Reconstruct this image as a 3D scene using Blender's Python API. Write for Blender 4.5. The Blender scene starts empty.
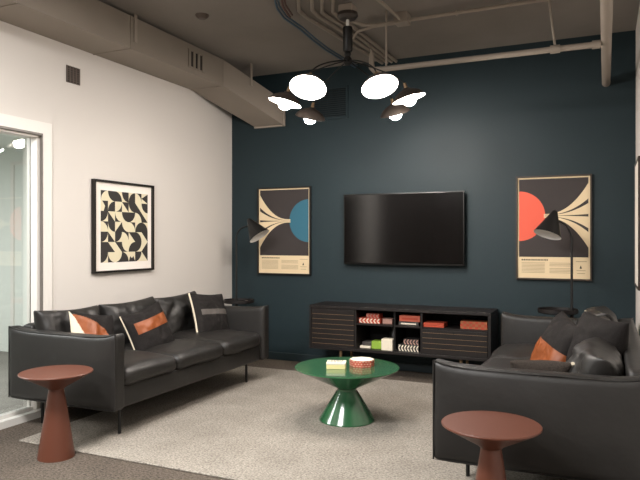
import bpy, bmesh, math, random
from mathutils import Vector, Matrix, noise
PI = math.pi
scene = bpy.context.scene
COL = scene.collection
random.seed(7)

# ------------------------------------------------------------------ materials
def lin(h):
    h = h.lstrip('#')
    v = [int(h[i:i+2], 16)/255 for i in (0, 2, 4)]
    return tuple(c/12.92 if c <= .04045 else ((c+.055)/1.055)**2.4 for c in v) + (1,)

def mat(name, col, rough=.6, metal=0, spec=.5, var=0, vscale=6, bump=0, bscale=60, bdetail=4, col2=None, coat=0, dist=.01, sheen=0):
    m = bpy.data.materials.new(name); m.use_nodes = True
    nt = m.node_tree; b = nt.nodes['Principled BSDF']
    c = lin(col)
    b.inputs['Base Color'].default_value = c
    b.inputs['Roughness'].default_value = rough
    b.inputs['Metallic'].default_value = metal
    b.inputs['Specular IOR Level'].default_value = spec
    b.inputs['Coat Weight'].default_value = coat
    b.inputs['Sheen Weight'].default_value = sheen
    tc = nt.nodes.new('ShaderNodeTexCoord')
    if var or col2:
        n = nt.nodes.new('ShaderNodeTexNoise'); n.inputs['Scale'].default_value = vscale; n.inputs['Detail'].default_value = 5
        nt.links.new(tc.outputs['Object'], n.inputs['Vector'])
        r = nt.nodes.new('ShaderNodeValToRGB')
        c2 = lin(col2) if col2 else tuple(x*(1-var) for x in c[:3]) + (1,)
        r.color_ramp.elements[0].color = c2; r.color_ramp.elements[1].color = c
        r.color_ramp.elements[0].position = .35; r.color_ramp.elements[1].position = .65
        nt.links.new(n.outputs['Fac'], r.inputs['Fac']); nt.links.new(r.outputs['Color'], b.inputs['Base Color'])
    if bump:
        n2 = nt.nodes.new('ShaderNodeTexNoise'); n2.inputs['Scale'].default_value = bscale; n2.inputs['Detail'].default_value = bdetail
        nt.links.new(tc.outputs['Object'], n2.inputs['Vector'])
        bp = nt.nodes.new('ShaderNodeBump'); bp.inputs['Strength'].default_value = bump; bp.inputs['Distance'].default_value = dist
        nt.links.new(n2.outputs['Fac'], bp.inputs['Height']); nt.links.new(bp.outputs['Normal'], b.inputs['Normal'])
    return m

def emit(name, col, strength):
    m = bpy.data.materials.new(name); m.use_nodes = True
    nt = m.node_tree; b = nt.nodes['Principled BSDF']
    b.inputs['Base Color'].default_value = lin(col)
    b.inputs['Emission Color'].default_value = lin(col); b.inputs['Emission Strength'].default_value = strength
    return m

def glass_mat(name):
    m = bpy.data.materials.new(name); m.use_nodes = True
    nt = m.node_tree; nt.nodes.clear()
    o = nt.nodes.new('ShaderNodeOutputMaterial'); mx = nt.nodes.new('ShaderNodeMixShader')
    t = nt.nodes.new('ShaderNodeBsdfTransparent'); g = nt.nodes.new('ShaderNodeBsdfGlossy')
    t.inputs['Color'].default_value = (.97, .985, .975, 1); g.inputs['Roughness'].default_value = .01
    f = nt.nodes.new('ShaderNodeFresnel'); f.inputs['IOR'].default_value = 1.45
    nt.links.new(f.outputs['Fac'], mx.inputs['Fac']); nt.links.new(t.outputs['BSDF'], mx.inputs[1]); nt.links.new(g.outputs['BSDF'], mx.inputs[2])
    nt.links.new(mx.outputs['Shader'], o.inputs['Surface'])
    return m

def carpet(name, a, b_, scale, bump, fleck=None):
    m = bpy.data.materials.new(name); m.use_nodes = True
    nt = m.node_tree; b = nt.nodes['Principled BSDF']; b.inputs['Roughness'].default_value = .95; b.inputs['Specular IOR Level'].default_value = .1
    tc = nt.nodes.new('ShaderNodeTexCoord')
    mp = nt.nodes.new('ShaderNodeMapping'); mp.inputs['Scale'].default_value = (1, 1.6, 1)
    nt.links.new(tc.outputs['Object'], mp.inputs['Vector'])
    n = nt.nodes.new('ShaderNodeTexNoise'); n.inputs['Scale'].default_value = scale; n.inputs['Detail'].default_value = 3; n.inputs['Roughness'].default_value = .7
    nt.links.new(mp.outputs['Vector'], n.inputs['Vector'])
    r = nt.nodes.new('ShaderNodeValToRGB'); r.color_ramp.elements[0].color = lin(a); r.color_ramp.elements[1].color = lin(b_)
    r.color_ramp.elements[0].position = .36; r.color_ramp.elements[1].position = .60
    nt.links.new(n.outputs['Fac'], r.inputs['Fac'])
    n3 = nt.nodes.new('ShaderNodeTexNoise'); n3.inputs['Scale'].default_value = 3.5; n3.inputs['Detail'].default_value = 4
    nt.links.new(tc.outputs['Object'], n3.inputs['Vector'])
    mm = nt.nodes.new('ShaderNodeMapRange'); mm.inputs[1].default_value = .3; mm.inputs[2].default_value = .7; mm.inputs[3].default_value = .86; mm.inputs[4].default_value = 1.06
    nt.links.new(n3.outputs['Fac'], mm.inputs['Value'])
    mul = nt.nodes.new('ShaderNodeVectorMath'); mul.operation = 'SCALE'
    nt.links.new(r.outputs['Color'], mul.inputs[0]); nt.links.new(mm.outputs['Result'], mul.inputs['Scale'])
    nt.links.new(mul.outputs['Vector'], b.inputs['Base Color'])
    bp = nt.nodes.new('ShaderNodeBump'); bp.inputs['Strength'].default_value = bump; bp.inputs['Distance'].default_value = .01
    nt.links.new(n.outputs['Fac'], bp.inputs['Height']); nt.links.new(bp.outputs['Normal'], b.inputs['Normal'])
    return m

M = dict(
    white_wall=mat('white_wall_paint', '#D4CEC7', .75, spec=.2, bump=.05, bscale=140),
    teal=mat('dark_teal_paint', '#1A2A2F', .58, spec=.35, bump=.05, bscale=140),
    ceil=mat('greige_ceiling_paint', '#8C857E', .85, spec=.15, var=.12, vscale=1.5, bump=.35, bscale=14),
    duct=mat('greige_duct_paint', '#8D8378', .6, spec=.3, var=.05, vscale=3, bump=.05, bscale=8),
    pipe=mat('greige_pipe_paint', '#9A8F83', .5, spec=.35),
    unseen_dark=mat('unseen_wall_dark_tone', '#2C2725', .7, spec=.2),  # invented dark tone for unseen walls, shapes what the TV screen reflects
    base_teal=mat('dark_baseboard', '#1D2B2F', .5),
    white_trim=mat('white_trim_paint', '#E2DDD6', .5, spec=.4),
    grey_jamb=mat('grey_edge_strip', '#6C6660', .5),
    alu=mat('pale_track_metal', '#DAD7D1', .4, metal=.0),
    leather=mat('black_leather', '#1F1D1B', .48, spec=.5, var=.25, vscale=5, bump=.16, bscale=20, bdetail=8),
    stitch=mat('dark_stitching', '#1C1A19', .6),
    black_metal=mat('black_metal', '#141312', .45, spec=.4),
    charcoal=mat('charcoal_cloth', '#211E1D', .85, spec=.2, var=.4, vscale=90, bump=.3, bscale=220),
    tweed=mat('grey_tweed_cloth', '#463F3A', .9, spec=.15, var=.5, vscale=140, bump=.5, bscale=240),
    tan=mat('tan_leather', '#8A4820', .45, spec=.45, var=.25, vscale=9, bump=.2, bscale=20),
    grey_stripe=mat('grey_leather_stripe', '#57524E', .5),
    cream=mat('cream_canvas', '#D9CDB6', .8, spec=.2),
    terracotta=mat('terracotta_lacquer', '#593224', .42, spec=.4),
    green=mat('green_lacquer', '#2A5A3A', .18, spec=.6, coat=.5),
    dark_wood=mat('dark_stained_wood', '#191413', .5, spec=.35, var=.3, vscale=12),
    dark_in=mat('black_interior', '#0E0B0A', .6, spec=.3),  # near-black tone for the console back panel and middle divider
    brass=mat('brass_inlay', '#8A7256', .4, metal=.6),
    tv=mat('black_tv_plastic', '#100F0E', .35),
    screen=mat('dark_glossy_screen', '#0D0B0A', .12, spec=.55),
    frame=mat('black_frame', '#17130F', .4, spec=.4),
    frame2=mat('dark_brown_frame', '#3A3029', .4, spec=.4),
    paper=mat('white_mat_paper', '#EFE8DE', .8),
    cream_print=mat('cream_ink', '#DCD2B4', .8),
    cream_poster=mat('cream_poster_paper', '#E0CBA6', .8),
    black_ink=mat('black_ink', '#2A2724', .75),
    field_ink=mat('warm_charcoal_ink', '#332D2C', .75),
    blue_ink=mat('teal_blue_ink', '#2C6377', .75),
    coral_ink=mat('coral_ink', '#E2604A', .75),
    text_ink=mat('grey_lettering', '#A08D72', .8),
    shade_out=mat('dark_bronze_lamp_metal', '#3A332E', .4, spec=.4),
    shade_in=mat('white_enamel', '#F2EEE8', .5),
    red=mat('orange_red_card', '#A83F25', .6),
    salmon=mat('salmon_card', '#BC5C45', .6),
    pinkred=mat('red_print_card', '#B8452F', .6),
    offwhite=mat('off_white_card', '#E6DCC8', .6),
    pink=mat('dusty_pink_card', '#B58D80', .7),
    lime=mat('lime_green_card', '#8CAF3C', .6),
    yellow=mat('pale_yellow_card', '#E9DDA0', .6),
    blackcard=mat('black_card', '#1B1918', .6),
    darkgrey=mat('dark_grey_card', '#3B3735', .6),
    wood_box=mat('orange_wood', '#A5623C', .5, var=.3, vscale=30),
    blue_cable=mat('blue_cable_jacket', '#41596C', .5),
    red_cable=mat('red_cable_jacket', '#5E4038', .5),
    floor=carpet('brown_grey_carpet', '#3B352F', '#685F56', 60, .6),
    rug=carpet('pale_grey_wool', '#766F67', '#ABA499', 72, 1.0),
    floor2=carpet('grey_carpet', '#6E6B66', '#8E8B85', 60, .5),
    pale=mat('pale_wall_paint', '#D8DCD6', .7),
    bulb=emit('warm_white_bulb', '#FFF6EE', 300),
    bulb2=emit('white_bowl_light', '#FFF6E6', 5),
    glass=glass_mat('clear_glass'),
    vent=mat('vent_brown', '#5C5048', .6),
    socket=mat('dark_socket', '#0B0A0A', .8),
)

# ------------------------------------------------------------------ mesh builder
class MB:
    def __init__(s): s.v = []; s.f = []; s.m = []
    def add(s, vs, fs, mi=0, T=None):
        k = len(s.v)
        s.v += [tuple(T @ Vector(p)) if T else tuple(p) for p in vs]
        for i, f in enumerate(fs):
            s.f.append([k+j for j in f]); s.m.append(mi[i] if isinstance(mi, list) else mi)
        return s
    def box(s, x0, x1, y0, y1, z0, z1, mi=0, T=None):
        vs = [(x, y, z) for z in (z0, z1) for y in (y0, y1) for x in (x0, x1)]
        return s.add(vs, [(0, 2, 3, 1), (4, 5, 7, 6), (0, 1, 5, 4), (2, 6, 7, 3), (0, 4, 6, 2), (1, 3, 7, 5)], mi, T)
    def rbox(s, x0, x1, y0, y1, z0, z1, r=.01, seg=2, mi=0, T=None):
        bm = bmesh.new(); bmesh.ops.create_cube(bm, size=1)
        for v in bm.verts:
            v.co = Vector((x0+(v.co.x+.5)*(x1-x0), y0+(v.co.y+.5)*(y1-y0), z0+(v.co.z+.5)*(z1-z0)))
        bmesh.ops.bevel(bm, geom=list(bm.edges), offset=r, segments=seg, profile=.5, affect='EDGES')
        bm.verts.index_update()
        s.add([v.co.copy() for v in bm.verts], [[v.index for v in f.verts] for f in bm.faces], mi, T); bm.free(); return s
    def tube(s, pts, r, n=10, mi=0, cap=True, T=None):
        pts = [Vector(p) for p in pts]; rs = r if isinstance(r, (list, tuple)) else [r]*len(pts)
        vs = []; fs = []; up = None
        for i, p in enumerate(pts):
            d = (pts[min(i+1, len(pts)-1)] - pts[max(i-1, 0)]).normalized()
            if up is None: up = Vector((0, 0, 1)) if abs(d.z) < .9 else Vector((1, 0, 0))
            a = (up - d*up.dot(d)).normalized(); b = d.cross(a); up = a
            for k in range(n):
                t = 2*PI*k/n; vs.append(p + (a*math.cos(t)+b*math.sin(t))*rs[i])
        for i in range(len(pts)-1):
            for k in range(n):
                fs.append((i*n+k, i*n+(k+1) % n, (i+1)*n+(k+1) % n, (i+1)*n+k))
        if cap:
            fs.append(tuple(reversed(range(n)))); fs.append(tuple((len(pts)-1)*n+k for k in range(n)))
        return s.add(vs, fs, mi, T)
    def lathe(s, prof, n=48, mi=0, T=None):
        """prof: list of (r,z); mi may be a list with one index per segment"""
        vs = []; fs = []; ms = []
        for r, z in prof:
            for k in range(n):
                t = 2*PI*k/n; vs.append((r*math.cos(t), r*math.sin(t), z))
        for i in range(len(prof)-1):
            for k in range(n):
                fs.append((i*n+k, i*n+(k+1) % n, (i+1)*n+(k+1) % n, (i+1)*n+k)); ms.append(mi[i] if isinstance(mi, list) else mi)
        return s.add(vs, fs, ms, T)
    def poly(s, pts, mi=0, T=None):
        return s.add(pts, [tuple(range(len(pts)))], mi, T)
    def build(s, name, mats, parent=None, smooth=None, loc=None):
        me = bpy.data.meshes.new(name); me.from_pydata(s.v, [], s.f)
        for m in (mats if isinstance(mats, (list, tuple)) else [mats]): me.materials.append(m)
        for p, mi in zip(me.polygons, s.m): p.material_index = mi
        bm = bmesh.new(); bm.from_mesh(me)
        bmesh.ops.remove_doubles(bm, verts=bm.verts, dist=1e-6)
        bmesh.ops.recalc_face_normals(bm, faces=bm.faces); bm.to_mesh(me); bm.free()
        if smooth:
            me.polygons.foreach_set('use_smooth', [True]*len(me.polygons)); me.set_sharp_from_angle(angle=math.radians(smooth))
        o = bpy.data.objects.new(name, me); COL.objects.link(o)
        if parent: put(o, parent)
        return o

def put(o, parent):
    """children are built in world space; keep them there"""
    o.parent = parent
    w = parent
    T = Matrix.Identity(4)
    chain = []
    while w: chain.append(w); w = w.parent
    for q in reversed(chain): T = T @ (q.matrix_parent_inverse @ q.matrix_basis) if q.parent else T @ q.matrix_basis
    o.matrix_parent_inverse = T.inverted()

def tag(o, label, cat, group=None, kind=None):
    o['label'] = label; o['category'] = cat
    if group: o['group'] = group
    if kind: o['kind'] = kind
    return o
def thing(name, label, cat, loc, group=None):
    o = bpy.data.objects.new(name, None); o.location = loc; o.empty_display_size = .1; COL.objects.link(o)
    return tag(o, label, cat, group)
def struct(o, label=None):
    o['kind'] = 'structure'
    if label: o['label'] = label
    return o

def softbox(half, r, cuts=14, bulge=(0, 0, 0), warp=None, wr=0, wscale=5, seed=0):
    """rounded, puffed box around the origin -> verts, faces"""
    bm = bmesh.new(); bmesh.ops.create_cube(bm, size=2)
    bmesh.ops.subdivide_edges(bm, edges=list(bm.edges), cuts=cuts, use_grid_fill=True)
    h = Vector(half)
    for v in bm.verts:
        p = Vector([math.copysign(1-(1-min(1, abs(c)))**1.6, c) for c in v.co])
        q = Vector([p[i]*h[i] for i in range(3)])
        inn = Vector([max(-(h[i]-r), min(h[i]-r, q[i])) for i in range(3)])
        d = q-inn
        if d.length > 1e-9: q = inn+d.normalized()*min(r, d.length) if d.length > r else q
        n = Vector((p.x*(1-p.y**2)*(1-p.z**2), p.y*(1-p.x**2)*(1-p.z**2), p.z*(1-p.x**2)*(1-p.y**2)))
        q += Vector([bulge[i]*n[i] for i in range(3)])
        if wr:
            k = noise.noise(q*wscale+Vector((seed*3.1, seed*1.7, 0)))
            dd = Vector((p.x**5, p.y**5, p.z**5))
            if dd.length > 0: q += dd.normalized()*k*wr
        if warp: q = warp(q, p)
        v.co = q
    bm.verts.index_update()
    vs = [v.co.copy() for v in bm.verts]; fs = [[v.index for v in f.verts] for f in bm.faces]; bm.free()
    return vs, fs

def pillow(w, h, t, pinch=.07, n=26, wr=.006, seed=0, slot=None, power=.42, sag=0):
    """cushion in local axes: x width, y height, z out of the front -> verts, faces, slots, edge fn"""
    def outline(u, v):
        x = u*w/2*(1-pinch*(1-v*v)); y = v*h/2*(1-pinch*(1-u*u))
        return x, y
    vs = []; fs = []; ms = []
    cl = lambda a: math.copysign(1-(1-abs(a))**1.5, a)
    for side in (1, -1):
        k0 = len(vs)
        for j in range(n+1):
            for i in range(n+1):
                u = cl(2*i/n-1); v = cl(2*j/n-1)
                x, y = outline(u, v)
                z = side*t/2*max(0, (1-u*u)*(1-v*v))**power
                f = max(0, (1-u*u)*(1-v*v))**.3
                z += f*wr*2*noise.noise(Vector((x*7+seed*5, y*7, seed+side))) + f*wr*noise.noise(Vector((x*19+seed, y*19, seed*2)))
                if sag: z += sag*(1-u*u)*v
                vs.append(Vector((x, y, z)))
        for j in range(n):
            for i in range(n):
                q = [k0+j*(n+1)+i, k0+j*(n+1)+i+1, k0+(j+1)*(n+1)+i+1, k0+(j+1)*(n+1)+i]
                fs.append(q if side > 0 else q[::-1])
                u = cl((2*i+1)/n-1); v = cl((2*j+1)/n-1)
                ms.append(slot(u, v, side) if slot else 0)
    return vs, fs, ms, outline

def pose(c, face, lean=0, roll=0):
    """matrix for a cushion whose front looks along heading 'face' (radians from +X) and leans back"""
    return Matrix.Translation(c) @ Matrix.Rotation(face, 4, 'Z') @ Matrix.Rotation(-lean, 4, 'Y') @ Matrix(((0, 0, 1, 0), (1, 0, 0, 0), (0, 1, 0, 0), (0, 0, 0, 1))) @ Matrix.Rotation(roll, 4, 'Z')

# ------------------------------------------------------------------ room
XL, XR, YB, H, YF = -3.795, .242, 6.053, 3.085, -3.0
OY0, OY1, OZ = 1.75, 3.43, 2.075
WT = .12
o = MB().box(XL-.0, XR, YF, YB, -.06, 0).build('floor', M['floor']); struct(o)
o = MB().box(XL-WT, XR+WT, YF-WT, YB+WT, H, H+.1).build('ceiling', M['ceil']); struct(o)
o = MB().box(XL-WT, XR+WT, YB, YB+WT, 0, H).build('wall_back', M['teal']); struct(o)
o = MB().box(XR, XR+WT, YF, YB, 0, H).build('wall_right', M['white_wall']); struct(o)
o = MB().box(XL-WT, XR+WT, YF-WT, YF, 0, H).build('wall_front', M['unseen_dark']); struct(o)  # unseen wall, made dark so the TV screen reflects little light
o = (MB().box(XL-WT, XL, OY1, YB, 0, H).box(XL-WT, XL, .9, OY0, 0, H).box(XL-WT, XL, OY0, OY1, OZ, H)).build('wall_left', M['white_wall']); struct(o)
o = MB().box(XL-WT, XL, YF, .9, 0, H).build('wall_left', M['unseen_dark']); struct(o)  # unseen dark stretch added to bound the lit band reflected in the TV
o = MB().rbox(XL, XR, YB-.014, YB, 0, .082, .004, 1).build('baseboard_back', M['base_teal']); struct(o)
o = MB().rbox(XL, XL+.012, OY1+.09, YB-.014, 0, .082, .004, 1).build('baseboard_left', M['white_trim']); struct(o)
# glazed opening in the left wall
win = MB().box(XL, XL+.014, OY1, OY1+.085, 0, OZ+.085).box(XL, XL+.014, OY0-.085, OY0, 0, OZ+.085).box(XL, XL+.014, OY0, OY1, OZ, OZ+.085).build('window_1', M['white_trim']); struct(win, 'full height glazed opening in the white wall behind the left sofa')
MB().box(XL-.009, XL+.016, OY1-.008, OY1, 0, OZ).box(XL-.009, XL+.016, OY0, OY1-.012, OZ-.016, OZ).box(XL-.009, XL+.016, OY0, OY0+.012, 0, OZ-.016).build('edge_strip', M['grey_jamb'], win)  # thin grey strip lining the jambs and head
MB().box(XL-.115, XL-.016, OY1-.03, OY1, .03, OZ).box(XL-.115, XL-.016, OY0, OY0+.03, .03, OZ).box(XL-.115, XL-.016, OY0+.03, OY1-.03, OZ-.03, OZ).build('frame', M['white_trim'], win)
MB().box(XL-WT, XL+.03, OY0, OY1-.012, 0, .03).box(XL+.0, XL+.05, OY0, OY1-.012, 0, .05).box(XL-.1, XL-.05, OY0+.03, OY1-.03, .03, .06).build('track', M['alu'], win)
MB().box(XL-.085, XL-.075, OY0+.03, OY1-.03, .06, OZ-.03).build('pane', M['glass'], win)
# neighbouring room seen through the glass
NX = -7.2
o = MB().box(NX, XL, -1.0, 5.2, -.06, 0).build('floor', M['floor2']); struct(o)
o = MB().box(NX, XL-WT, -1.0, 5.2, 2.35, 2.45).build('ceiling', M['pale']); struct(o)
o = MB().box(NX-.1, NX, -1.0, 5.2, 0, 2.35).build('wall_beyond', M['pale']); struct(o)
o = MB().box(NX, XL-WT, 5.2, 5.3, 0, 2.35).build('wall_beyond', M['pale']); struct(o)
o = MB().box(NX, XL-WT, -1.1, -1.0, 0, 2.35).build('wall_beyond', M['pale']); struct(o)
tr = MB().box(-6.225, -6.175, 5.185, 5.2, 0, 2.15).box(-5.05, -5.0, 5.185, 5.2, 0, 2.15).box(-6.225, -5.0, 5.185, 5.2, 2.15, 2.19)
struct(tr.build('trim_1', M['alu']))
# rug
o = MB().rbox(-3.42, .06, 2.91, 5.56, .0, .012, .004, 1).build('rug', M['rug'])
tag(o, 'large pale grey wool rug under the green table and both sofas', 'rug')
RZ = .012

# ------------------------------------------------------------------ vents, ceiling fittings
t = thing('wall_vent', 'small brown grid vent high on the white wall under the duct', 'vent', (XL, 3.73, 2.52))
MB().box(XL, XL+.004, 3.665, 3.795, 2.515, 2.64).build('backing', M['socket'], t)
g = MB()
for i in range(5): g.box(XL+.003, XL+.010, 3.662+i*.0315, 3.669+i*.0315+.004, 2.512, 2.643)
for i in range(8): g.box(XL+.003, XL+.009, 3.662, 3.798, 2.512+i*.0178, 2.518+i*.0178)
g.build('grid', M['vent'], t)
t = thing('wall_vent', 'wide louvred vent painted teal, high on the back wall behind the pendant', 'vent', (-2.53, YB, 2.56))
VX0, VX1, VZ0, VZ1 = -2.78, -2.42, 2.56, 2.86
MB().box(VX0, VX1, YB-.006, YB, VZ0, VZ1).build('backing', M['socket'], t)
MB().box(VX0-.02, VX0+.004, YB-.014, YB, VZ0-.02, VZ1+.02).box(VX1-.004, VX1+.02, YB-.014, YB, VZ0-.02, VZ1+.02).box(VX0, VX1, YB-.014, YB, VZ0-.02, VZ0+.004).box(VX0, VX1, YB-.014, YB, VZ1-.004, VZ1+.02).build('frame', M['teal'], t)
g = MB()
for i in range(14):
    z = VZ0+.012+i*.0208
    g.add([(VX0, YB-.013, z), (VX1, YB-.013, z), (VX1, YB-.004, z+.014), (VX0, YB-.004, z+.014), (VX0, YB-.013, z-.003), (VX1, YB-.013, z-.003)], [(0, 1, 2, 3), (0, 4, 5, 1)])
g.build('louvres', M['teal'], t)
o = MB().lathe([(.001, -.03), (.03, -.03), (.05, -.012), (.055, 0)], 28, T=Matrix.Translation((-2.93, 4.23, H))).build('smoke_detector', M['vent'], smooth=40)
tag(o, 'small round brown detector alone on the ceiling right of the duct', 'detector')

# duct
d = thing('air_duct', 'greige rectangular air duct along the top of the white wall', 'duct', (XL+.2, 2, 2.8))
DX0, DX1, DZ0, DZ1 = XL+.002, -3.41, 2.80, 3.06
def loft(secs):
    m = MB(); vs = []
    for (x0, x1, y, z0, z1) in secs: vs += [(x0, y, z0), (x1, y, z0), (x1, y, z1), (x0, y, z1)]
    fs = [(3, 2, 1, 0)]
    for i in range(len(secs)-1):
        for k in range(4): fs.append((i*4+k, i*4+(k+1) % 4, i*4+4+(k+1) % 4, i*4+4+k))
    e = 4*(len(secs)-1); fs.append((e, e+1, e+2, e+3))
    m.add(vs, fs); return m
loft([(DX0, DX1, -1.0, DZ0, DZ1), (DX0, DX1, 5.28, DZ0, DZ1)]).build('trunk', M['duct'], d)
loft([(DX0, DX1, 5.28, DZ0, DZ1), (DX0+.31, DX1+.275, 6.0, 2.525, 2.785), (DX0+.31, DX1+.275, YB-.001, 2.515, 2.775)]).build('elbow', M['duct'], d)
MB().box(-3.492, -3.13, YB-.035, YB-.001, 2.508, 2.522).box(-3.142, -3.125, YB-.035, YB-.001, 2.508, 2.785).build('collar', M['pipe'], d)
for y in (1.0, 2.9, 3.95, 5.28): MB().box(DX1-.001, DX1+.005, y-.006, y+.006, DZ0-.004, DZ1).box(DX0, DX1+.005, y-.006, y+.006, DZ0-.005, DZ0+.001).build('seam', M['duct'], d)
gr = MB().box(DX1-.001, DX1+.003, 4.72, 4.94, DZ0+.055, DZ0+.20).build('grille', M['socket'], d)
g = MB()
for i in range(4): g.box(DX1, DX1+.012, 4.715+i*.07-.012+.0, 4.715+i*.07+.022, DZ0+.05, DZ0+.205)
g.box(DX1, DX1+.008, 4.70, 4.96, DZ0+.195, DZ0+.21).box(DX1, DX1+.008, 4.70, 4.96, DZ0+.045, DZ0+.058)
g.build('slat', M['duct'], gr)
for y in (4.0, 5.60):
    zb = 2.86
    xb = DX1+.004 if y < 5 else DX1+.128
    MB().box(xb, xb+.006, y-.018, y+.018, zb, H).build('hanger_strap', M['pipe'], d)

# ------------------------------------------------------------------ pipes under the ceiling
p = thing('sprinkler_pipe', 'thick greige sprinkler pipe running into the back wall at top right', 'pipe', (.02, YB, 2.63))
MB().tube([(.003, YF+.1, 2.65), (.012, YB, 2.655)], .034, 20).build('main_pipe', M['pipe'], p, smooth=40)
MB().tube([(-.02, 4.74, 2.63), (-1.66, 4.74, 2.63)], .021, 16).build('branch_pipe', M['pipe'], p, smooth=40)
for a_, b_ in ((-.35, -.285), (-.08, -.025)): MB().tube([(a_, 4.74, 2.63), (b_, 4.74, 2.63)], .029, 16).build('coupling', M['pipe'], p, smooth=40)
MB().tube([(-1.60, 4.74, 2.63), (-1.66, 4.74, 2.63), (-1.68, 4.74, 2.65), (-1.685, 4.74, 2.76)], [.024, .026, .024, .018], 14).tube([(-1.685, 4.74, 2.75), (-1.685, 4.74, 2.80)], [.014, .006], 12).build('sprinkler_head', M['pipe'], p, smooth=40)
for x, x2 in ((-1.56, -1.56), (-.318, -.37)):
    MB().tube([(x, 4.74, 2.65), (x2, 4.74, H)], .008, 8).build('hanger_rod', M['pipe'], p, smooth=40)

c = thing('conduit', 'thin conduit with square box crossing the ceiling right of the pendant', 'conduit', (-1.45, 4.86, 3.028))
MB().tube([(.24, 4.84, 3.028), (-1.42, 4.86, 3.028)], .014, 10).build('run', M['pipe'], c, smooth=40)
MB().tube([(-1.50, 4.86, 3.028), (-1.68, 4.86, 3.028), (-1.78, 4.82, 3.028), (-1.83, 4.72, 3.028), (-1.85, 4.6, 3.028)], .014, 10).tube([(-1.50, 4.89, 3.028), (-1.72, 4.89, 3.028), (-1.88, 4.95, 3.028), (-1.97, 5.1, 3.028)], .012, 10).tube([(-1.47, 4.8, 3.028), (-1.48, 4.6, 3.03), (-1.50, 4.3, 3.03)], .013, 10).build('branch', M['pipe'], c, smooth=40)
MB().rbox(-1.52, -1.41, 4.80, 4.91, 3.0, H, .004, 1).build('junction_box', M['pipe'], c)
MB().tube([(-1.04, 4.852, 3.028), (-1.025, 4.852, 3.028)], .022, 12).build('strap', M['pipe'], c, smooth=40)
CP = [[(-1.778, 1.0, 3.064), (-1.778, 3.605, 3.064), (-2.017, 4.106, 3.064), (-2.16, 4.414, 3.064), (-2.167, 4.555, 3.064), (-2.12, 5.151, 3.064), (-2.033, 6.053, 3.064)], [(-1.697, 1.0, 3.064), (-1.697, 3.641, 3.064), (-1.925, 4.147, 3.064), (-2.059, 4.436, 3.064), (-2.071, 4.574, 3.064), (-2.039, 4.998, 3.064), (-1.982, 6.053, 3.064)], [(-1.634, 1.0, 3.064), (-1.634, 3.67, 3.064), (-1.859, 4.177, 3.064), (-2.006, 4.507, 3.064), (-2.008, 4.627, 3.064), (-1.971, 4.944, 3.064), (-1.935, 6.053, 3.064)], [(-1.564, 1.0, 3.064), (-1.564, 3.701, 3.064), (-1.784, 4.211, 3.064), (-1.928, 4.542, 3.064), (-1.937, 4.684, 3.064), (-1.911, 4.903, 3.064), (-1.889, 6.053, 3.064)]]
for e, pts in zip(('first of four parallel ceiling conduits counted from the duct', 'second of four parallel ceiling conduits counted from the duct', 'third of four parallel ceiling conduits counted from the duct', 'fourth of four parallel ceiling conduits counted from the duct'), CP):
    o = MB().tube(pts, .015, 10).build('conduit', M['pipe'], smooth=50); tag(o, e+', left of the pendant rod', 'conduit', 'parallel ceiling conduits')
for k, (mm, off, lb, cat) in enumerate((('blue_cable', 0, 'blue cable hanging loosely under the ceiling between duct and pendant', 'cable'), ('red_cable', -.035, 'short red-brown cable beside the blue cable on the ceiling', 'cable'))):
    pts = [(x-off*1.5, y, z) for x, y, z in [(-1.908, 3.512, 3.05), (-2.155, 3.997, 3.04), (-2.242, 4.206, 3.03), (-2.28, 4.392, 3.02), (-2.266, 4.648, 3.01), (-2.275, 4.921, 3.0), (-2.288, 5.228, 3.0), (-2.299, 5.61, 3.02)]]
    if k: pts = pts[1:4]
    else: pts = pts + [(pts[-1][0]-.02, YB-.01, 3.05)]
    o = MB().tube(pts, .009, 8).tube([tuple(Vector(q)+Vector((.02, 0, .012))) for q in pts], .007, 8).build('ceiling_cable', M[mm], smooth=50)
    tag(o, lb, cat)

# ------------------------------------------------------------------ pendant
PC = Vector((-1.757, 4.42, 0))
pd = thing('pendant_light', 'six-armed dark pendant light with tilted glowing shades over the green table', 'ceiling light', (PC.x, PC.y, H))
T0 = Matrix.Translation((PC.x, PC.y, 0))
MB().rbox(PC.x-.055, PC.x+.055, PC.y-.055, PC.y+.055, 2.985, 3.045, .005, 1).build('ceiling_box', M['pipe'], pd)
MB().lathe([(.001, 2.99), (.075, 2.99), (.078, 2.965), (.06, 2.945), (.02, 2.94), (.001, 2.94)], 28, T=T0).build('canopy', M['shade_out'], pd, smooth=40)
MB().lathe([(.001, 2.95), (.012, 2.95), (.012, 2.875), (.001, 2.875)], 14, T=T0).build('rod', M['alu'], pd, smooth=40)
MB().lathe([(.001, 2.885), (.034, 2.885), (.036, 2.875), (.036, 2.71), (.03, 2.70), (.001, 2.70)], 28, T=T0).build('stem', M['black_metal'], pd, smooth=40)
MB().lathe([(.001, 2.705), (.02, 2.705), (.026, 2.68), (.018, 2.665), (.03, 2.65), (.034, 2.62), (.02, 2.60), (.001, 2.60)], 24, T=T0).build('hub', M['black_metal'], pd, smooth=40)
heads = [(-1.832, 3.891, 2.345), (-1.396, 4.087, 2.352), (-2.178, 4.229, 2.345), (-1.344, 4.603, 2.375), (-2.20, 4.72, 2.325), (-1.572, 4.99, 2.355)]
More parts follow.
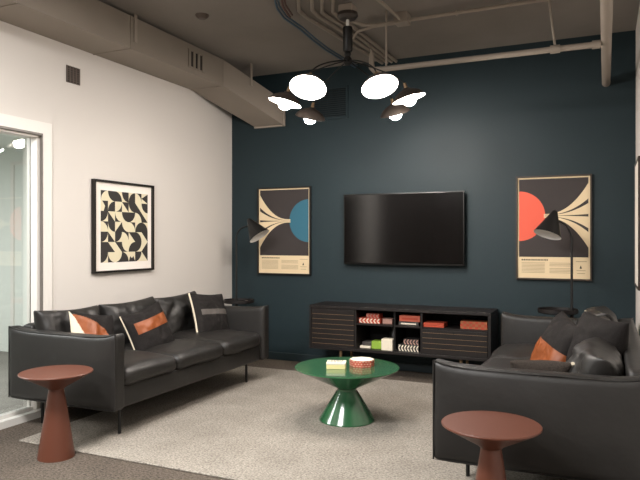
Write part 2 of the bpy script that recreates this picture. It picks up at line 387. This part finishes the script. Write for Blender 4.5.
for (hx, hy, hz), tilt in zip(heads, (.48, .46, .26, .28, .40, .42)):
    out = Vector((hx-PC.x, hy-PC.y, 0)).normalized()
    aim = (out*.55+Vector((.41, -.91, 0))*.45).normalized() if hy < 3.95 else out      # the nearest left head is turned a little on its joint
    ax = (Vector((0, 0, -1))*math.cos(tilt)+aim*math.sin(tilt)).normalized()
    apex = Vector((hx, hy, hz))-ax*.045
    R = Vector((0, 0, 1)).rotation_difference(ax).to_matrix().to_4x4()
    TT = Matrix.Translation(apex) @ R
    prof_o = [(.012, -.012), (.022, -.010), (.03, 0), (.06, .012), (.095, .032), (.118, .058), (.126, .075)]
    prof_i = [(.126, .075), (.122, .074), (.113, .059), (.091, .036), (.058, .018), (.02, .008), (.001, .006)]
    sh = MB().lathe(prof_o, 40, 0, TT).lathe(prof_i, 40, 1, TT).build('lamp_shade', [M['shade_out'], M['shade_in']], pd, smooth=50)
    bp = [(.001, .024)] + [(max(.001, .052*math.sin(a)), .076-.052*math.cos(a)) for a in [PI*k/14 for k in range(1, 15)]]
    MB().lathe(bp, 28, 0, TT).build('bulb', M['bulb'], sh, smooth=60)
    MB().tube([apex-ax*.008, apex-ax*.05], [.014, .011], 14).build('knuckle', M['brass'], sh, smooth=40)
    top = apex-ax*.048
    hub = Vector((PC.x, PC.y, 2.635))
    mid = PC+out*.22+Vector((0, 0, 2.585)); m2 = Vector((top.x, top.y, 0))-out*.03+Vector((0, 0, 2.50))
    pts = []
    for i in range(15):
        s = i/14
        pts.append(hub*(1-s)**3+mid*3*s*(1-s)**2+m2*3*s*s*(1-s)+top*s**3)
    MB().tube(pts, .005, 8).build('arm', M['black_metal'], pd, smooth=50)

# ------------------------------------------------------------------ TV
t = thing('television', 'large black wall-mounted flat television on the teal wall', 'television', (-1.81, YB, 1.05))
TY = YB-.08
MB().rbox(-2.42, -1.20, TY, TY+.035, 1.045, 1.752, .006, 2).build('body', M['tv'], t, smooth=30)
MB().box(-2.409, -1.211, TY-.0015, TY+.001, 1.062, 1.742).build('screen', M['screen'], t)
MB().box(-2.05, -1.55, TY+.034, YB, 1.2, 1.6).build('wall_mount', M['black_metal'], t)

# ------------------------------------------------------------------ framed prints
def framed(root, place, w, h, fw, depth, fm, mat_):
    """place(x,y,d): point in the picture plane; x right, y up from lower-left corner, d towards viewer"""
    def bx(m, x0, x1, y0, y1, d0, d1, mi=0):
        vs = [place(x, y, d) for d in (d0, d1) for y in (y0, y1) for x in (x0, x1)]
        m.add(vs, [(0, 2, 3, 1), (4, 5, 7, 6), (0, 1, 5, 4), (2, 6, 7, 3), (0, 4, 6, 2), (1, 3, 7, 5)], mi); return m
    m = MB(); bx(m, 0, fw, 0, h, 0, depth); bx(m, w-fw, w, 0, h, 0, depth); bx(m, fw, w-fw, 0, fw, 0, depth); bx(m, fw, w-fw, h-fw, h, 0, depth)
    m.build('frame', fm, root)
    return bx

def poster(name_label, x0, z0, mirror, circ, fm):
    w, h = .64, .938
    root = thing('framed_poster', name_label, 'picture', (x0+w/2, YB, z0), 'matching posters either side of the television')
    place = lambda x, y, d: (x0+x, YB-.002-d, z0+y)
    bx = framed(root, place, w, h, .014, .028, fm, None)
    m = MB(); bx(m, .014, w-.014, .014, h-.014, .006, .012, 0)
    X = lambda x: w-x if mirror else x          # drawn with the flare at x=0 side, disc at the other
    L = .012
    def P(pts, mi, d): m.poly([place(X(a), b, L+d) for a, b in pts], mi)
    a0, a1, b0, b1 = .028, w-.028, .205, h-.028
    P([(a0, b0), (a1, b0), (a1, b1), (a0, b1)], 1, .0006)
    yc, r = .575, .226
    cx = a1-.0
    arc = [(cx, yc-r)] + [(cx-r*math.cos(t), yc+r*math.sin(t)) for t in [-PI/2+PI*k/40 for k in range(41)]] + [(cx, yc+r)]
    P(arc, 2, .0010)
    xe = cx-r+.012
    n = 24
    def hh(s): return .285*(1-s)**2.3+.018*s
    for f0, f1 in ((1, .52), (.38, .04), (-.04, -.40), (-.52, -1)):
        up = []; dn = []
        for k in range(n+1):
            s = k/n; x = a0+(xe-a0)*s
            up.append((x, yc+f0*hh(s))); dn.append((x, yc+f1*hh(s)))
        for k in range(n):
            P([up[k], up[k+1], dn[k+1], dn[k]], 0, .0014)
    # small print on the cream strip
    for (u0, u1, v, t_, mi) in ((.05, .27, .172, .013, 3), ) + tuple((.05, .25, .150-.0125*i, .004, 4) for i in range(8)) + tuple((.29, .49, .150-.0125*i, .004, 4) for i in range(8) if i not in (3,)) + ((.51, .60, .165, .005, 4), (.515, .59, .085, .005, 4), (.52, .585, .06, .005, 4)):
        if mi == 3:
            xx = u0
            while xx < u1:                        # title: a row of letter-like strokes
                ww = random.choice((.010, .013, .007)); m.poly([place(a, b, L+.0012) for a, b in ((xx, v), (xx+ww, v), (xx+ww, v+t_), (xx, v+t_))], 3); xx += ww+.005
            continue
        m.poly([place(a, b, L+.0012) for a, b in ((u0, v), (u1, v), (u1, v+t_), (u0, v+t_))], mi)
    m.poly([place(a, b, L+.0012) for a, b in ((.54, .105), (.56, .105), (.55, .135))], 3)
    m.build('print', [M['cream_poster'], M['field_ink'], M['coral_ink' if circ == 'coral' else 'blue_ink'], M['black_ink'], M['text_ink']], root)
poster('black-framed poster with blue half disc and cream flare left of the television', -3.455, .919, False, 'blue', M['frame'])
poster('framed poster with coral half disc and cream flare right of the television', -.742, .932, True, 'coral', M['frame2'])

# abstract print on the left wall
w, h = .745, .768
root = thing('framed_print', 'black and cream abstract shapes print in black frame on white wall', 'picture', (XL, 4.3, 1.017))
place = lambda x, y, d: (XL+.002+d, 3.925+x, 1.018+y)
bx = framed(root, place, w, h, .017, .036, M['frame'], None)
m = MB(); bx(m, .017, w-.017, .017, h-.017, .004, .012, 0); m.build('mat_board', M['paper'], root)
m = MB(); gx0, gx1, gy0, gy1 = .092, w-.066, .084, h-.084
def pp(pts, mi, d): m.poly([place(gx0+a*(gx1-gx0), gy0+b*(gy1-gy0), .012+d) for a, b in pts], mi)
pp([(0, 0), (1, 0), (1, 1), (0, 1)], 0, .0006)
N = 7
# each cell: code of the black shape.  Q=quarter disc (corner), I=black with a cream quarter (corner), T=triangle (corner), F=full, L/R/U/D=half block, C=capsule half, .=empty
rows = ["Ibr Qtr Qbl Qtr Qbr Ibl Tr",
        "Tl2 Qbr Itl Ttr Qtr Tbl Qtr2",
        "Qtl Tbl Itr Qtr Qtl Ibl Tbl",
        "Ibl Qtr Tbr Itr Ibl Qbr Qbl",
        "Qtl2 Tbl Qtl Ibl Ttr Qbl Ttr",
        "F   Tbl Ttr Itr Qbr Qtl Tbr",
        "Qtl Itr Itl Qbl Uh  Qtl Ttr"]
cell = 1/N
corn = {'tl': (0, 1), 'tr': (1, 1), 'bl': (0, 0), 'br': (1, 0)}
for j, rw in enumerate(rows):
    for i, code in enumerate(rw.split()):
        ox, oy = i*cell, 1-(j+1)*cell
        sc = lambda pts: [(ox+a*cell, oy+b*cell) for a, b in pts]
        k = code[0]; cc = corn.get(code[1:3])
        if k == 'F': pp(sc([(0, 0), (1, 0), (1, 1), (0, 1)]), 1, .0010)
        elif code == 'Uh': pp(sc([(.0, 0), (1, 0), (.75, .55), (.5, .35), (.25, .55)]), 1, .0010)
        elif cc and k in 'QI':
            ax_, ay_ = cc; sx = 1 if ax_ == 0 else -1; sy = 1 if ay_ == 0 else -1
            arc = [(ax_+sx*math.cos(t), ay_+sy*math.sin(t)) for t in [PI/2*q/10 for q in range(11)]]
            if k == 'Q': pp(sc([cc]+arc), 1, .0010)
            else:
                pp(sc([(0, 0), (1, 0), (1, 1), (0, 1)]), 1, .0010); pp(sc([cc]+arc), 0, .0014)
        elif cc and k == 'T':
            ax_, ay_ = cc; pp(sc([cc, (1-ax_, ay_), (ax_, 1-ay_)]), 1, .0010)
        elif code == 'Tr': pp(sc([(1, 0), (1, 1), (0, .5)]), 1, .0010)
        elif code == 'Tl2': pp(sc([(.4, 0), (1, 0), (1, 1), (.2, 1), (.6, .5)]), 1, .0010)
m.build('print', [M['cream_print'], M['black_ink']], root)

# picture on the right wall (only its far edge shows)
w, h = .64, .98
root = thing('framed_print', 'dark brown framed print on the right-hand white wall at photo edge', 'picture', (XR, 5.48, .92))
place = lambda x, y, d: (XR-.002-d, 5.80-x, .922+y)
bx = framed(root, place, w, h, .02, .018, M['frame2'], None)
m = MB(); bx(m, .02, w-.02, .02, h-.02, .004, .014); m.build('print', M['paper'], root)

# ------------------------------------------------------------------ sofas
def sofa(label, xf, xb, y0, y1, splits, group, sgn, legs, rug_edge):
    """xf front x, xb back x; sgn=+1 when the seat looks along +X"""
    root = thing('sofa', label, 'sofa', ((xf+xb)/2, (y0+y1)/2, 0), group)
    AT = .105; zb, zt = .20, .70
    mx = lambda a: min(xf, a), 
    D = abs(xf-xb); cx = (xf+xb)/2
    def armwarp(q, p):
        # the top edge dips between raised corners
        if p.z > 0:
            q.z -= .030*(p.z**2)*(1-abs(p.x)**6)
        q.z += 0
        return q
    for k, yc in ((0, y0+AT/2), (1, y1-AT/2)):
        vs, fs = softbox((D/2, AT/2, (zt-zb)/2), .030, 16, (0, .022, 0), armwarp, .006, 4, k+seed_(sgn))
        a = MB().add(vs, fs, 0, Matrix.Translation((cx, yc, (zt+zb)/2))).build('armrest', M['leather'], root, smooth=60)
        # piping round the outer face and the centre seam
        e = MB(); yo = yc+(-1 if k == 0 else 1)*(AT/2-.006)
        def edge(u, top): 
            x = cx+u*(D/2-.006); z = (zt-.006-.030*(1-abs(u)**6)) if top else zb+.006
            return (x, yo, z)
        loop = [edge(-1+2*i/20, True) for i in range(21)] + [edge(1-2*i/10, False) for i in range(11)]
        e.tube(loop+[loop[0]], .0045, 6, cap=False)
        ys = yc+(-1 if k == 0 else 1)*(AT/2+.0195)
        e.tube([(cx+.01, ys-(-1 if k == 0 else 1)*.021*(abs(s)**2), (zt+zb)/2+s*.215) for s in [-1+.1*i for i in range(21)]], .0022, 6)
        e.build('piping', M['leather'], a, smooth=60)
    # base frame and back panel
    ya, yb_ = y0+AT, y1-AT
    xs, xe = (xf-sgn*.035), (xb+sgn*.02)
    MB().rbox(min(xs, xe), max(xs, xe), ya, yb_, .20, .345, .02, 3).build('base_frame', M['leather'], root, smooth=40)
    vs, fs = softbox((.055, (yb_-ya)/2, .245), .03, 12, (.01, 0, .0), None, .004, 4, 3)
    MB().add(vs, fs, 0, Matrix.Translation((xb+sgn*.058, (ya+yb_)/2, .455))).build('back_panel', M['leather'], root, smooth=60)
    # seat cushions
    for i in range(3):
        a, b = splits[i], splits[i+1]
        sx0, sx1 = xf-sgn*.01, xb+sgn*.15
        hx, hy = abs(sx0-sx1)/2, (b-a)/2-.004
        def warp(q, p):
            # soft rolled front, dimpled at the joints
            if p.z > 0: q.z += .012*(1-p.y**2) - .012*max(0, sgn*p.x)**4
            return q
        vs, fs = softbox((hx, hy, .062), .045, 16, (.012, .0, .022), warp, .010, 6, i*2+seed_(sgn)*7)
        MB().add(vs, fs, 0, Matrix.Translation(((sx0+sx1)/2, (a+b)/2, .345+.052))).build('seat_cushion', M['leather'], root, smooth=70)
    # back cushions
    for i in range(3):
        a, b = splits[i]+.0, splits[i+1]
        vs, fs, ms, _ = pillow(b-a+.015, .41, .22 if sgn > 0 else .28, .085, 34, .016 if sgn > 0 else .022, i+seed_(sgn)*4, power=.3)
        T = pose(((xb+sgn*(.235 if sgn > 0 else .27)), (a+b)/2-(.05 if sgn > 0 and i == 0 else 0), .597 if sgn > 0 else (.56, .60, .60)[i]), 0 if sgn > 0 else PI, .20 if sgn > 0 else .38, (-.03, .02, .03)[i])
        MB().add(vs, fs, ms, T).build('back_cushion', M['leather'], root, smooth=80)
    # legs
    for (x, y) in legs:
        zf = RZ if (-3.42 < x < .06) else 0
        MB().tube([(x, y, zf), (x, y, .205)], .011, 12).build('leg', M['black_metal'], root, smooth=40)
    return root
def seed_(s): return 1 if s > 0 else 2
sofa('long black leather sofa against the white wall beside the glazed opening', -2.81, -3.76, 3.11, 5.12, (3.215, 3.78, 4.40, 5.015), 'pair of black leather sofas', 1,
     [(-2.925, 3.28), (-2.94, 4.93), (-3.62, 3.28), (-3.62, 4.93)], 0)
sofa('black leather sofa on the right, its armrest end facing the viewer', -.78, .205, 3.09, 5.45, (3.195, 3.92, 4.63, 5.345), 'pair of black leather sofas', -1,
     [(-.676, 3.46), (-.676, 5.15), (.03, 3.46), (.03, 5.15)], 0)

# ------------------------------------------------------------------ throw pillows
def throw(label, w, h, t, T, slot, mats, pipe_edges, seed, group, pr=.006):
    vs, fs, ms, outl = pillow(w, h, t, .07, 70, .009, seed, slot, .42)
    root = MB().add(vs, fs, ms, T).build('throw_pillow', mats, smooth=80)
    tag(root, label, 'pillow', group)
    for e in pipe_edges:
        pts = []
        for k in range(25):
            s = -1+2*k/24
            u, v = {'l': (-1, s), 'r': (1, s), 't': (s, 1), 'b': (s, -1)}[e]
            x, y = outl(u, v); pts.append(T @ Vector((x, y, 0)))
        MB().tube(pts, pr, 8).build('piping', M['cream'], root, smooth=60)
    return root
GP = 'patchwork throw pillows on the sofas'
# local x of a pillow that looks along +X points to +Y (away from the camera): 'l' is the near edge
s1 = lambda u, v, s: (2 if (s > 0 and u < -1.0+.42*(1-v)) else 1 if (s > 0 and (u+1)**2+(v+1)**2 < 3.5) else 0)
throw('tan and black pillow with a cream corner behind the nearest armrest', .38, .39, .15, pose((-3.33, 3.46, .580), -.10, .30, -.18), s1, [M['charcoal'], M['tan'], M['cream']], [], 3, GP)
s2 = lambda u, v, s: 1 if (s > 0 and .16 < v < .60 and u > -.78) else 0
throw('charcoal pillow with one tan leather stripe and cream edge on left sofa', .43, .43, .15, pose((-3.22, 3.95, .558), -.12, .32, .20), s2, [M['charcoal'], M['tan']], ['l'], 5, GP)
s3 = lambda u, v, s: 1 if (s > 0 and .02 < v < .26 and u > -.80) else 0
throw('charcoal pillow with a grey stripe and cream edge by the far armrest', .47, .42, .15, pose((-3.25, 4.82, .605), -.05, .32, -.09), s3, [M['charcoal'], M['grey_stripe']], ['l'], 8, GP, .009)
# right sofa: fronts look along -X, local x points to -Y (to the camera): 'r' is the near edge
s4 = lambda u, v, s: (1 if v < .15 else 0) if s > 0 else 2
throw('tan and black leather pillow with cream edge and charcoal back on right sofa', .50, .48, .20, pose((-.285, 4.27, .578), PI+.38, .46, -.12), s4, [M['charcoal'], M['tan'], M['tweed']], ['r', 'b'], 11, GP, .007)
s6 = lambda u, v, s: 0
throw('large plump charcoal pillow with cream edge against the right sofa back', .40, .43, .22, pose((-.045, 3.91, .65), PI+.60, .26, -.06), s6, [M['charcoal']], ['l'], 17, GP, .007)
s5 = lambda u, v, s: 0
throw('grey tweed pillow lying low behind the right sofa armrest', .30, .34, .15, pose((-.315, 3.44, .55), PI/2+.25, .70, 0), s5, [M['tweed']], ['l'], 13, GP, .010)

# ------------------------------------------------------------------ tables
def cone_table(name, label, cat, x, y, z0, zt, rt, rn, rb, zn, m, group=None):
    root = thing(name, label, cat, (x, y, z0), group); T = Matrix.Translation((x, y, 0))
    zt_ = zt-z0
    top = [(.001, zt), (rt-.003, zt), (rt, zt-.003), (rt-.001, zt-.008), (rt-.008, zt-.012), (rn+.012, z0+zn+.012), (rn, z0+zn), (.001, z0+zn)]
    MB().lathe(top, 72, 0, T).build('tabletop', m, root, smooth=30)
    ped = [(.001, z0+zn), (rn-.001, z0+zn), (rn-.001, z0+zn-.01), (rb, z0+.008), (rb, z0), (.001, z0)]
    MB().lathe(ped, 72, 0, T).build('pedestal', m, root, smooth=30)
    return root
cone_table('side_table', 'terracotta cone-shaped side table in front of the left sofa armrest', 'table', -2.979, 2.801, 0, .507, .2085, .045, .105, .405, M['terracotta'], 'terracotta side tables')
cone_table('side_table', 'terracotta cone-shaped side table in front of the right sofa armrest', 'table', -.442, 2.765, 0, .507, .2085, .045, .105, .405, M['terracotta'], 'terracotta side tables')
cone_table('coffee_table', 'round glossy green coffee table on hourglass base in the rug middle', 'table', -1.676, 4.202, RZ, .389, .372, .072, .198, .222, M['green'])

# things on the coffee table
CT = .389
t = thing('box', 'pale yellow box with white lettered lid, on the green table', 'box', (-1.66, 4.06, CT), 'boxes on the green table')
T = Matrix.Translation((-1.726, 4.127, CT)) @ Matrix.Rotation(0.319, 4, 'Z')
MB().rbox(-0.066, 0.066, -.056, .056, 0, .030, .003, 2, T=T).build('body', M['yellow'], t)
lid = MB().rbox(-0.068, 0.068, -.058, .058, .030, .044, .003, 2, T=T).build('lid', M['offwhite'], t)
m = MB()
for r_, y in enumerate((-.028, .006, .036)):
    xx = -.058
    while xx < .04:
        ww = random.choice((.014, .02, .01)); m.box(xx, xx+ww, y, y+.014, .0438, .0446, 0, T); xx += ww+.006
m.build('lettering', M['darkgrey'], lid)
t = thing('box', 'red and white patterned faceted box, on the green table', 'box', (-1.58, 4.22, CT), 'boxes on the green table')
def facet(x, y, z0, r, h, sides, dots, mats, root, name='body', rot=0):
    m = MB(); T = Matrix.Translation((x, y, z0)) @ Matrix.Rotation(rot, 4, 'Z')
    ring = [(r*math.cos(2*PI*k/sides), r*math.sin(2*PI*k/sides)) for k in range(sides)]
    vs = [(a, b, 0) for a, b in ring] + [(a*1.02, b*1.02, h) for a, b in ring]
    m.add(vs, [tuple(range(sides))[::-1], tuple(range(sides, 2*sides))] + [(k, (k+1) % sides, sides+(k+1) % sides, sides+k) for k in range(sides)], [0, 1]+[0]*sides, T)
    for k in range(sides):
        a = Vector(ring[k]+(0,)); b = Vector(ring[(k+1) % sides]+(0,)); n = ((a+b)/2).normalized()
        for i in range(dots):
            for j in range(3):
                f = (i+.5+(.25 if j % 2 else -.25))/dots; c_ = a.lerp(b, f)*1.012+n*.0015+Vector((0, 0, h*(j+.5)/3)); u = (b-a).normalized()*((b-a).length/dots*.27); v = Vector((0, 0, h*.10))
                m.poly([c_-u, c_-v, c_+u, c_+v], 1, T)
    return m.build(name, mats, root)
facet(-1.59, 4.275, CT, .088, .047, 8, 3, [M['pinkred'], M['offwhite']], t, rot=.39)

# ------------------------------------------------------------------ media console
CX0, CX1, CY0, CY1, CZ0, CZ1 = -2.645, -.90, 5.63, 6.03, .228, .655
root = thing('media_console', 'low dark wooden media console with open shelves under the television', 'cabinet', ((CX0+CX1)/2, 5.83, 0))
th = .028
XA, XM, XC = -2.155, -1.785, -1.53
m = MB().rbox(CX0, CX1, CY0, CY1, CZ1-th, CZ1, .003, 1).rbox(CX0, CX1, CY0, CY1, CZ0, CZ0+th, .003, 1).rbox(CX0, CX0+th, CY0, CY1, CZ0+th, CZ1-th, .002, 1).rbox(CX1-th, CX1, CY0, CY1, CZ0+th, CZ1-th, .002, 1)
m.build('carcass', M['dark_wood'], root)
MB().box(CX0+th, CX1-th, CY1-.012, CY1-.002, CZ0+th, CZ1-th).build('back_panel', M['dark_in'], root)
zs = .498
for a_, b_, c_ in ((XA-.018, XA, .01), (XC, XC+.018, .01), (XM-.008, XM+.008, .04)): MB().box(a_, b_, CY0+c_, CY1-.012, CZ0+th, CZ1-th).build('divider', M['dark_in'] if c_ > .02 else M['dark_wood'], root)
for a_, b_ in ((XA, XM-.008), (XM+.008, XC)): MB().box(a_, b_, CY0+.015, CY1-.012, zs-.014, zs).build('shelf', M['dark_wood'], root)
zd = .497
MB().box(XC+.018, CX1-th, CY0+.012, CY1-.012, zd-.016, zd).build('drawer_shelf', M['dark_wood'], root)
dr = MB().rbox(CX0+th+.002, XA-.019, CY0+.002, CY0+.022, CZ0+th+.002, CZ1-th-.002, .002, 1).build('door', M['dark_wood'], root)
m = MB()
for i in range(7): m.box(CX0+th+.004, XA-.021, CY0+.0005, CY0+.004, .285+i*.0475, .2885+i*.0475)
m.build('brass_inlay', M['brass'], dr)
MB().lathe([(.001, 0), (.014, 0), (.014, .004), (.001, .004)], 20, T=Matrix.Translation((-2.21, CY0+.0022, .592)) @ Matrix.Rotation(PI/2, 4, 'X')).build('finger_hole', M['socket'], dr)
dr = MB().rbox(XC+.020, CX1-th-.002, CY0+.002, CY0+.022, CZ0+th+.002, zd-.018, .002, 1).build('drawer', M['dark_wood'], root)
m = MB()
for i in range(4): m.box(XC+.022, CX1-th-.004, CY0+.0005, CY0+.004, .308+i*.047, .3115+i*.047)
m.build('brass_inlay', M['brass'], dr)
MB().lathe([(.001, 0), (.012, 0), (.012, .004), (.001, .004)], 20, T=Matrix.Translation((-1.225, CY0+.0022, .463)) @ Matrix.Rotation(PI/2, 4, 'X')).build('finger_hole', M['socket'], dr)
for x in (-2.33, -1.17):
    for y in (CY0+.05, CY1-.06):
        MB().tube([(x, y, 0), (x, y, CZ0)], [.012, .015], 14).build('leg', M['brass'], root, smooth=40)

# things on the shelves
GS = 'boxes and games on the console shelves'
def patterned(label, x, y, z, w, dp, h, m1, m2, nx, ny, kind='zig', rot=0, name='box'):
    root = thing(name, label, 'box', (x, y, z), GS)
    T = Matrix.Translation((x, y, z)) @ Matrix.Rotation(rot, 4, 'Z')
    m = MB().rbox(-w/2, w/2, -dp/2, dp/2, 0, h, .002, 1, 0, T)
    m.build('body', [M[m1]], root)
    m = MB(); yf = -dp/2-.0008
    for i in range(nx):
        for j in range(ny):
            x0 = -w/2+w*i/nx; z0 = h*j/ny; dx = w/nx; dz = h/ny
            if kind == 'zig':
                s = 1 if j % 2 else -1
                pts = [(x0+.02*dx, 0), (x0+.45*dx, 0), (x0+.95*dx, 1), (x0+.52*dx, 1)]
                if s < 0: pts = [(2*x0+dx-a, b) for a, b in pts][::-1]
                m.poly([(a, yf, z0+(.06+.88*b)*dz) for a, b in pts], 0, T)
            elif kind == 'check' and (i+j) % 2:
                m.poly([(x0, yf, z0), (x0+dx, yf, z0), (x0+dx, yf, z0+dz), (x0, yf, z0+dz)], 0, T)
    m.build('pattern', M[m2], root)
    return root
def plainbox(label, x, y, z, w, dp, h, m1, lid=None, rot=0, stripe=None, name='box', cat='box'):
    root = thing(name, label, cat, (x, y, z), GS)
    T = Matrix.Translation((x, y, z)) @ Matrix.Rotation(rot, 4, 'Z')
    hl = h*.35 if lid else 0
    MB().rbox(-w/2, w/2, -dp/2, dp/2, 0, h-hl, .002, 1, 0, T).build('body', M[m1], root)
    if lid: MB().rbox(-w/2-.002, w/2+.002, -dp/2-.002, dp/2+.002, h-hl, h, .002, 1, 0, T).build('lid', M[lid], root)
    if stripe: MB().box(-w*.38, w*.38, -dp/2-.0012, -dp/2+.001, h*.3, h*.62, 0, T).build('cover_label', M[stripe], root)
    return root
yi = CY0+.14
b0 = CZ0+th
patterned('long red and white zigzag box on the upper left shelf', -2.04, yi, zs, .215, .16, .047, 'pinkred', 'offwhite', 6, 2)
patterned('small red and cream zigzag box atop the long zigzag box', -2.02, yi+.01, zs+.047, .132, .11, .042, 'pinkred', 'pink', 4, 2)
plainbox('small dusty pink box alone beside the red zigzag boxes', -1.872, yi, zs, .095, .10, .047, 'pink')
plainbox('black and white game box under the salmon box, upper shelf', -1.655, yi, zs, .19, .17, .036, 'darkgrey', None, 0, 'offwhite')
plainbox('salmon red box lying on the black and white game box', -1.65, yi, zs+.036, .197, .15, .055, 'salmon', None, .03, 'red')
plainbox('flat orange-red box on the open shelf over the drawer, left', -1.418, yi-.02, zd, .192, .16, .040, 'red')
patterned('orange wooden box with carved front at the right shelf end', -1.06, yi-.01, zd, .235, .14, .068, 'wood_box', 'red', 9, 3, 'check')
plainbox('thin white book under the black one on lower left shelf', -2.088, yi, b0, .106, .13, .022, 'offwhite', name='book', cat='book')
plainbox('black book lying on the white book on lower left shelf', -2.075, yi+.01, b0+.022, .095, .12, .038, 'darkgrey', name='book', cat='book')
plainbox('lime green box between books and cream box on lower shelf', -1.976, yi-.01, b0, .10, .10, .072, 'lime')
plainbox('cream white cube box on the lower shelf below the glass jar', -1.859, yi-.055, b0, .108, .10, .105, 'offwhite')
jar = thing('jar', 'dark glass jar on the lower shelf behind the cream cube', 'jar', (-1.848, yi+.09, b0), GS)
MB().lathe([(.001, 0), (.042, 0), (.045, .01), (.045, .145), (.034, .165), (.034, .172), (.001, .172)], 28, T=Matrix.Translation((-1.848, yi+.09, b0))).build('body', M['tv'], jar, smooth=40)
MB().lathe([(.001, .172), (.037, .172), (.037, .195), (.001, .195)], 28, T=Matrix.Translation((-1.848, yi+.09, b0))).build('lid', M['black_metal'], jar, smooth=40)
patterned('black and white checkered wide box on the lower right shelf', -1.658, yi, b0, .20, .16, .060, 'blackcard', 'offwhite', 7, 2)
patterned('small brown and white patterned box atop the checkered wide box', -1.642, yi+.01, b0+.060, .147, .12, .050, 'blackcard', 'pink', 5, 2)

# ------------------------------------------------------------------ floor lamps
def floor_lamp(label, x, y, ztop, arm_to, axis, tray_off, ztray):
    root = thing('floor_lamp', label, 'lamp', (x, y, 0), 'pair of black floor lamps with trays')
    MB().lathe([(.001, 0), (.13, 0), (.132, .006), (.125, .016), (.02, .02), (.001, .02)], 36, T=Matrix.Translation((x, y, 0))).build('base', M['black_metal'], root, smooth=40)
    MB().tube([(x, y, .015), (x, y, ztop)], .010, 12).build('pole', M['black_metal'], root, smooth=40)
    MB().lathe([(.001, ztray-.018), (.155, ztray-.018), (.162, ztray-.012), (.162, ztray+.018), (.156, ztray+.018), (.154, ztray-.004), (.001, ztray-.006)], 44, T=Matrix.Translation((x+tray_off[0], y+tray_off[1], 0))).build('tray', M['dark_wood'], root, smooth=40)
    MB().tube([(x, y, ztray-.055), (x, y, ztray+.03)], .017, 14).build('tray_clamp', M['black_metal'], root, smooth=40)
    ax = Vector(axis).normalized(); apex = Vector(arm_to)
    pts = []
    D_ = apex+ax*.095; A = Vector((x, y, ztop-.02)); B = Vector((x, y, ztop+.06)); C_ = D_.lerp(Vector((x, y, D_.z)), .6)+Vector((0, 0, .02))
    for i in range(13):
        s = i/12; pts.append(A*(1-s)**3+B*3*s*(1-s)**2+C_*3*s*s*(1-s)+D_*s**3)
    MB().tube(pts, .008, 10).build('arm', M['black_metal'], root, smooth=50)
    R = Vector((0, 0, 1)).rotation_difference(ax).to_matrix().to_4x4(); TT = Matrix.Translation(apex) @ R
    po = [(.001, -.004), (.016, 0), (.024, .012), (.115, .22)]; pi_ = [(.115, .22), (.112, .219), (.022, .018), (.001, .014)]
    sh = MB().lathe(po, 44, 0, TT).lathe(pi_, 44, 1, TT).build('lamp_shade', [M['black_metal'], M['shade_in']], root, smooth=50)
    bp = [(.001, .014)] + [(max(.001, .028*math.sin(a)), .07-.028*math.cos(a)) for a in [PI*k/10 for k in range(1, 11)]]
    MB().lathe(bp, 20, 0, TT).build('bulb', M['shade_in'], sh, smooth=60)
floor_lamp('black cone-shaded floor lamp in the left corner beside the blue-disc poster', -3.52, 5.70, 1.33, (-3.374, 5.70, 1.508), (.565, .035, -.80), (.0, .05), .645)
floor_lamp('black cone-shaded floor lamp in front of the coral-disc poster', -.252, 5.72, 1.31, (-.382, 5.72, 1.536), (-.267, -.284, -.92), (-.11, 0), .69)

# ------------------------------------------------------------------ light
def area(name, loc, size, power, col, rot=(0, 0, 0), spread=None):
    l = bpy.data.lights.new(name, 'AREA'); l.energy = power; l.color = col; l.size = size
    if spread: l.spread = spread
    o = bpy.data.objects.new(name, l); o.location = loc; o.rotation_euler = rot; COL.objects.link(o); return o
area('ceiling_panel', (-2.3, 1.2, 3.0), .9, 215, (1, .98, .96))
area('ceiling_panel', (-2.6, -1.2, 3.0), .9, 195, (1, .98, .96))
area('next_room_panel', (-5.4, 2.6, 2.3), 1.2, 150, (1, 1, 1))
wd = bpy.data.worlds.new('world'); wd.use_nodes = True; scene.world = wd
wd.node_tree.nodes['Background'].inputs[0].default_value = (.02, .02, .02, 1)
wd.node_tree.nodes['Background'].inputs[1].default_value = .3

# ------------------------------------------------------------------ camera
cam = bpy.data.cameras.new('camera'); co = bpy.data.objects.new('camera', cam); COL.objects.link(co)
cam.sensor_width = 36; cam.sensor_fit = 'HORIZONTAL'; cam.lens = 634/640*36
co.location = (0, 0, 1.29); co.rotation_euler = (PI/2, 0, .422)
cam.clip_start = .02
scene.camera = co
scene.view_settings.view_transform = 'Standard'; scene.view_settings.look = 'None'
scene.view_settings.exposure = 0; scene.view_settings.gamma = 1; scene.view_settings.use_curve_mapping = False
scene.cycles.use_denoising = True
scene.cycles.max_bounces = 8; scene.cycles.sample_clamp_indirect = 6
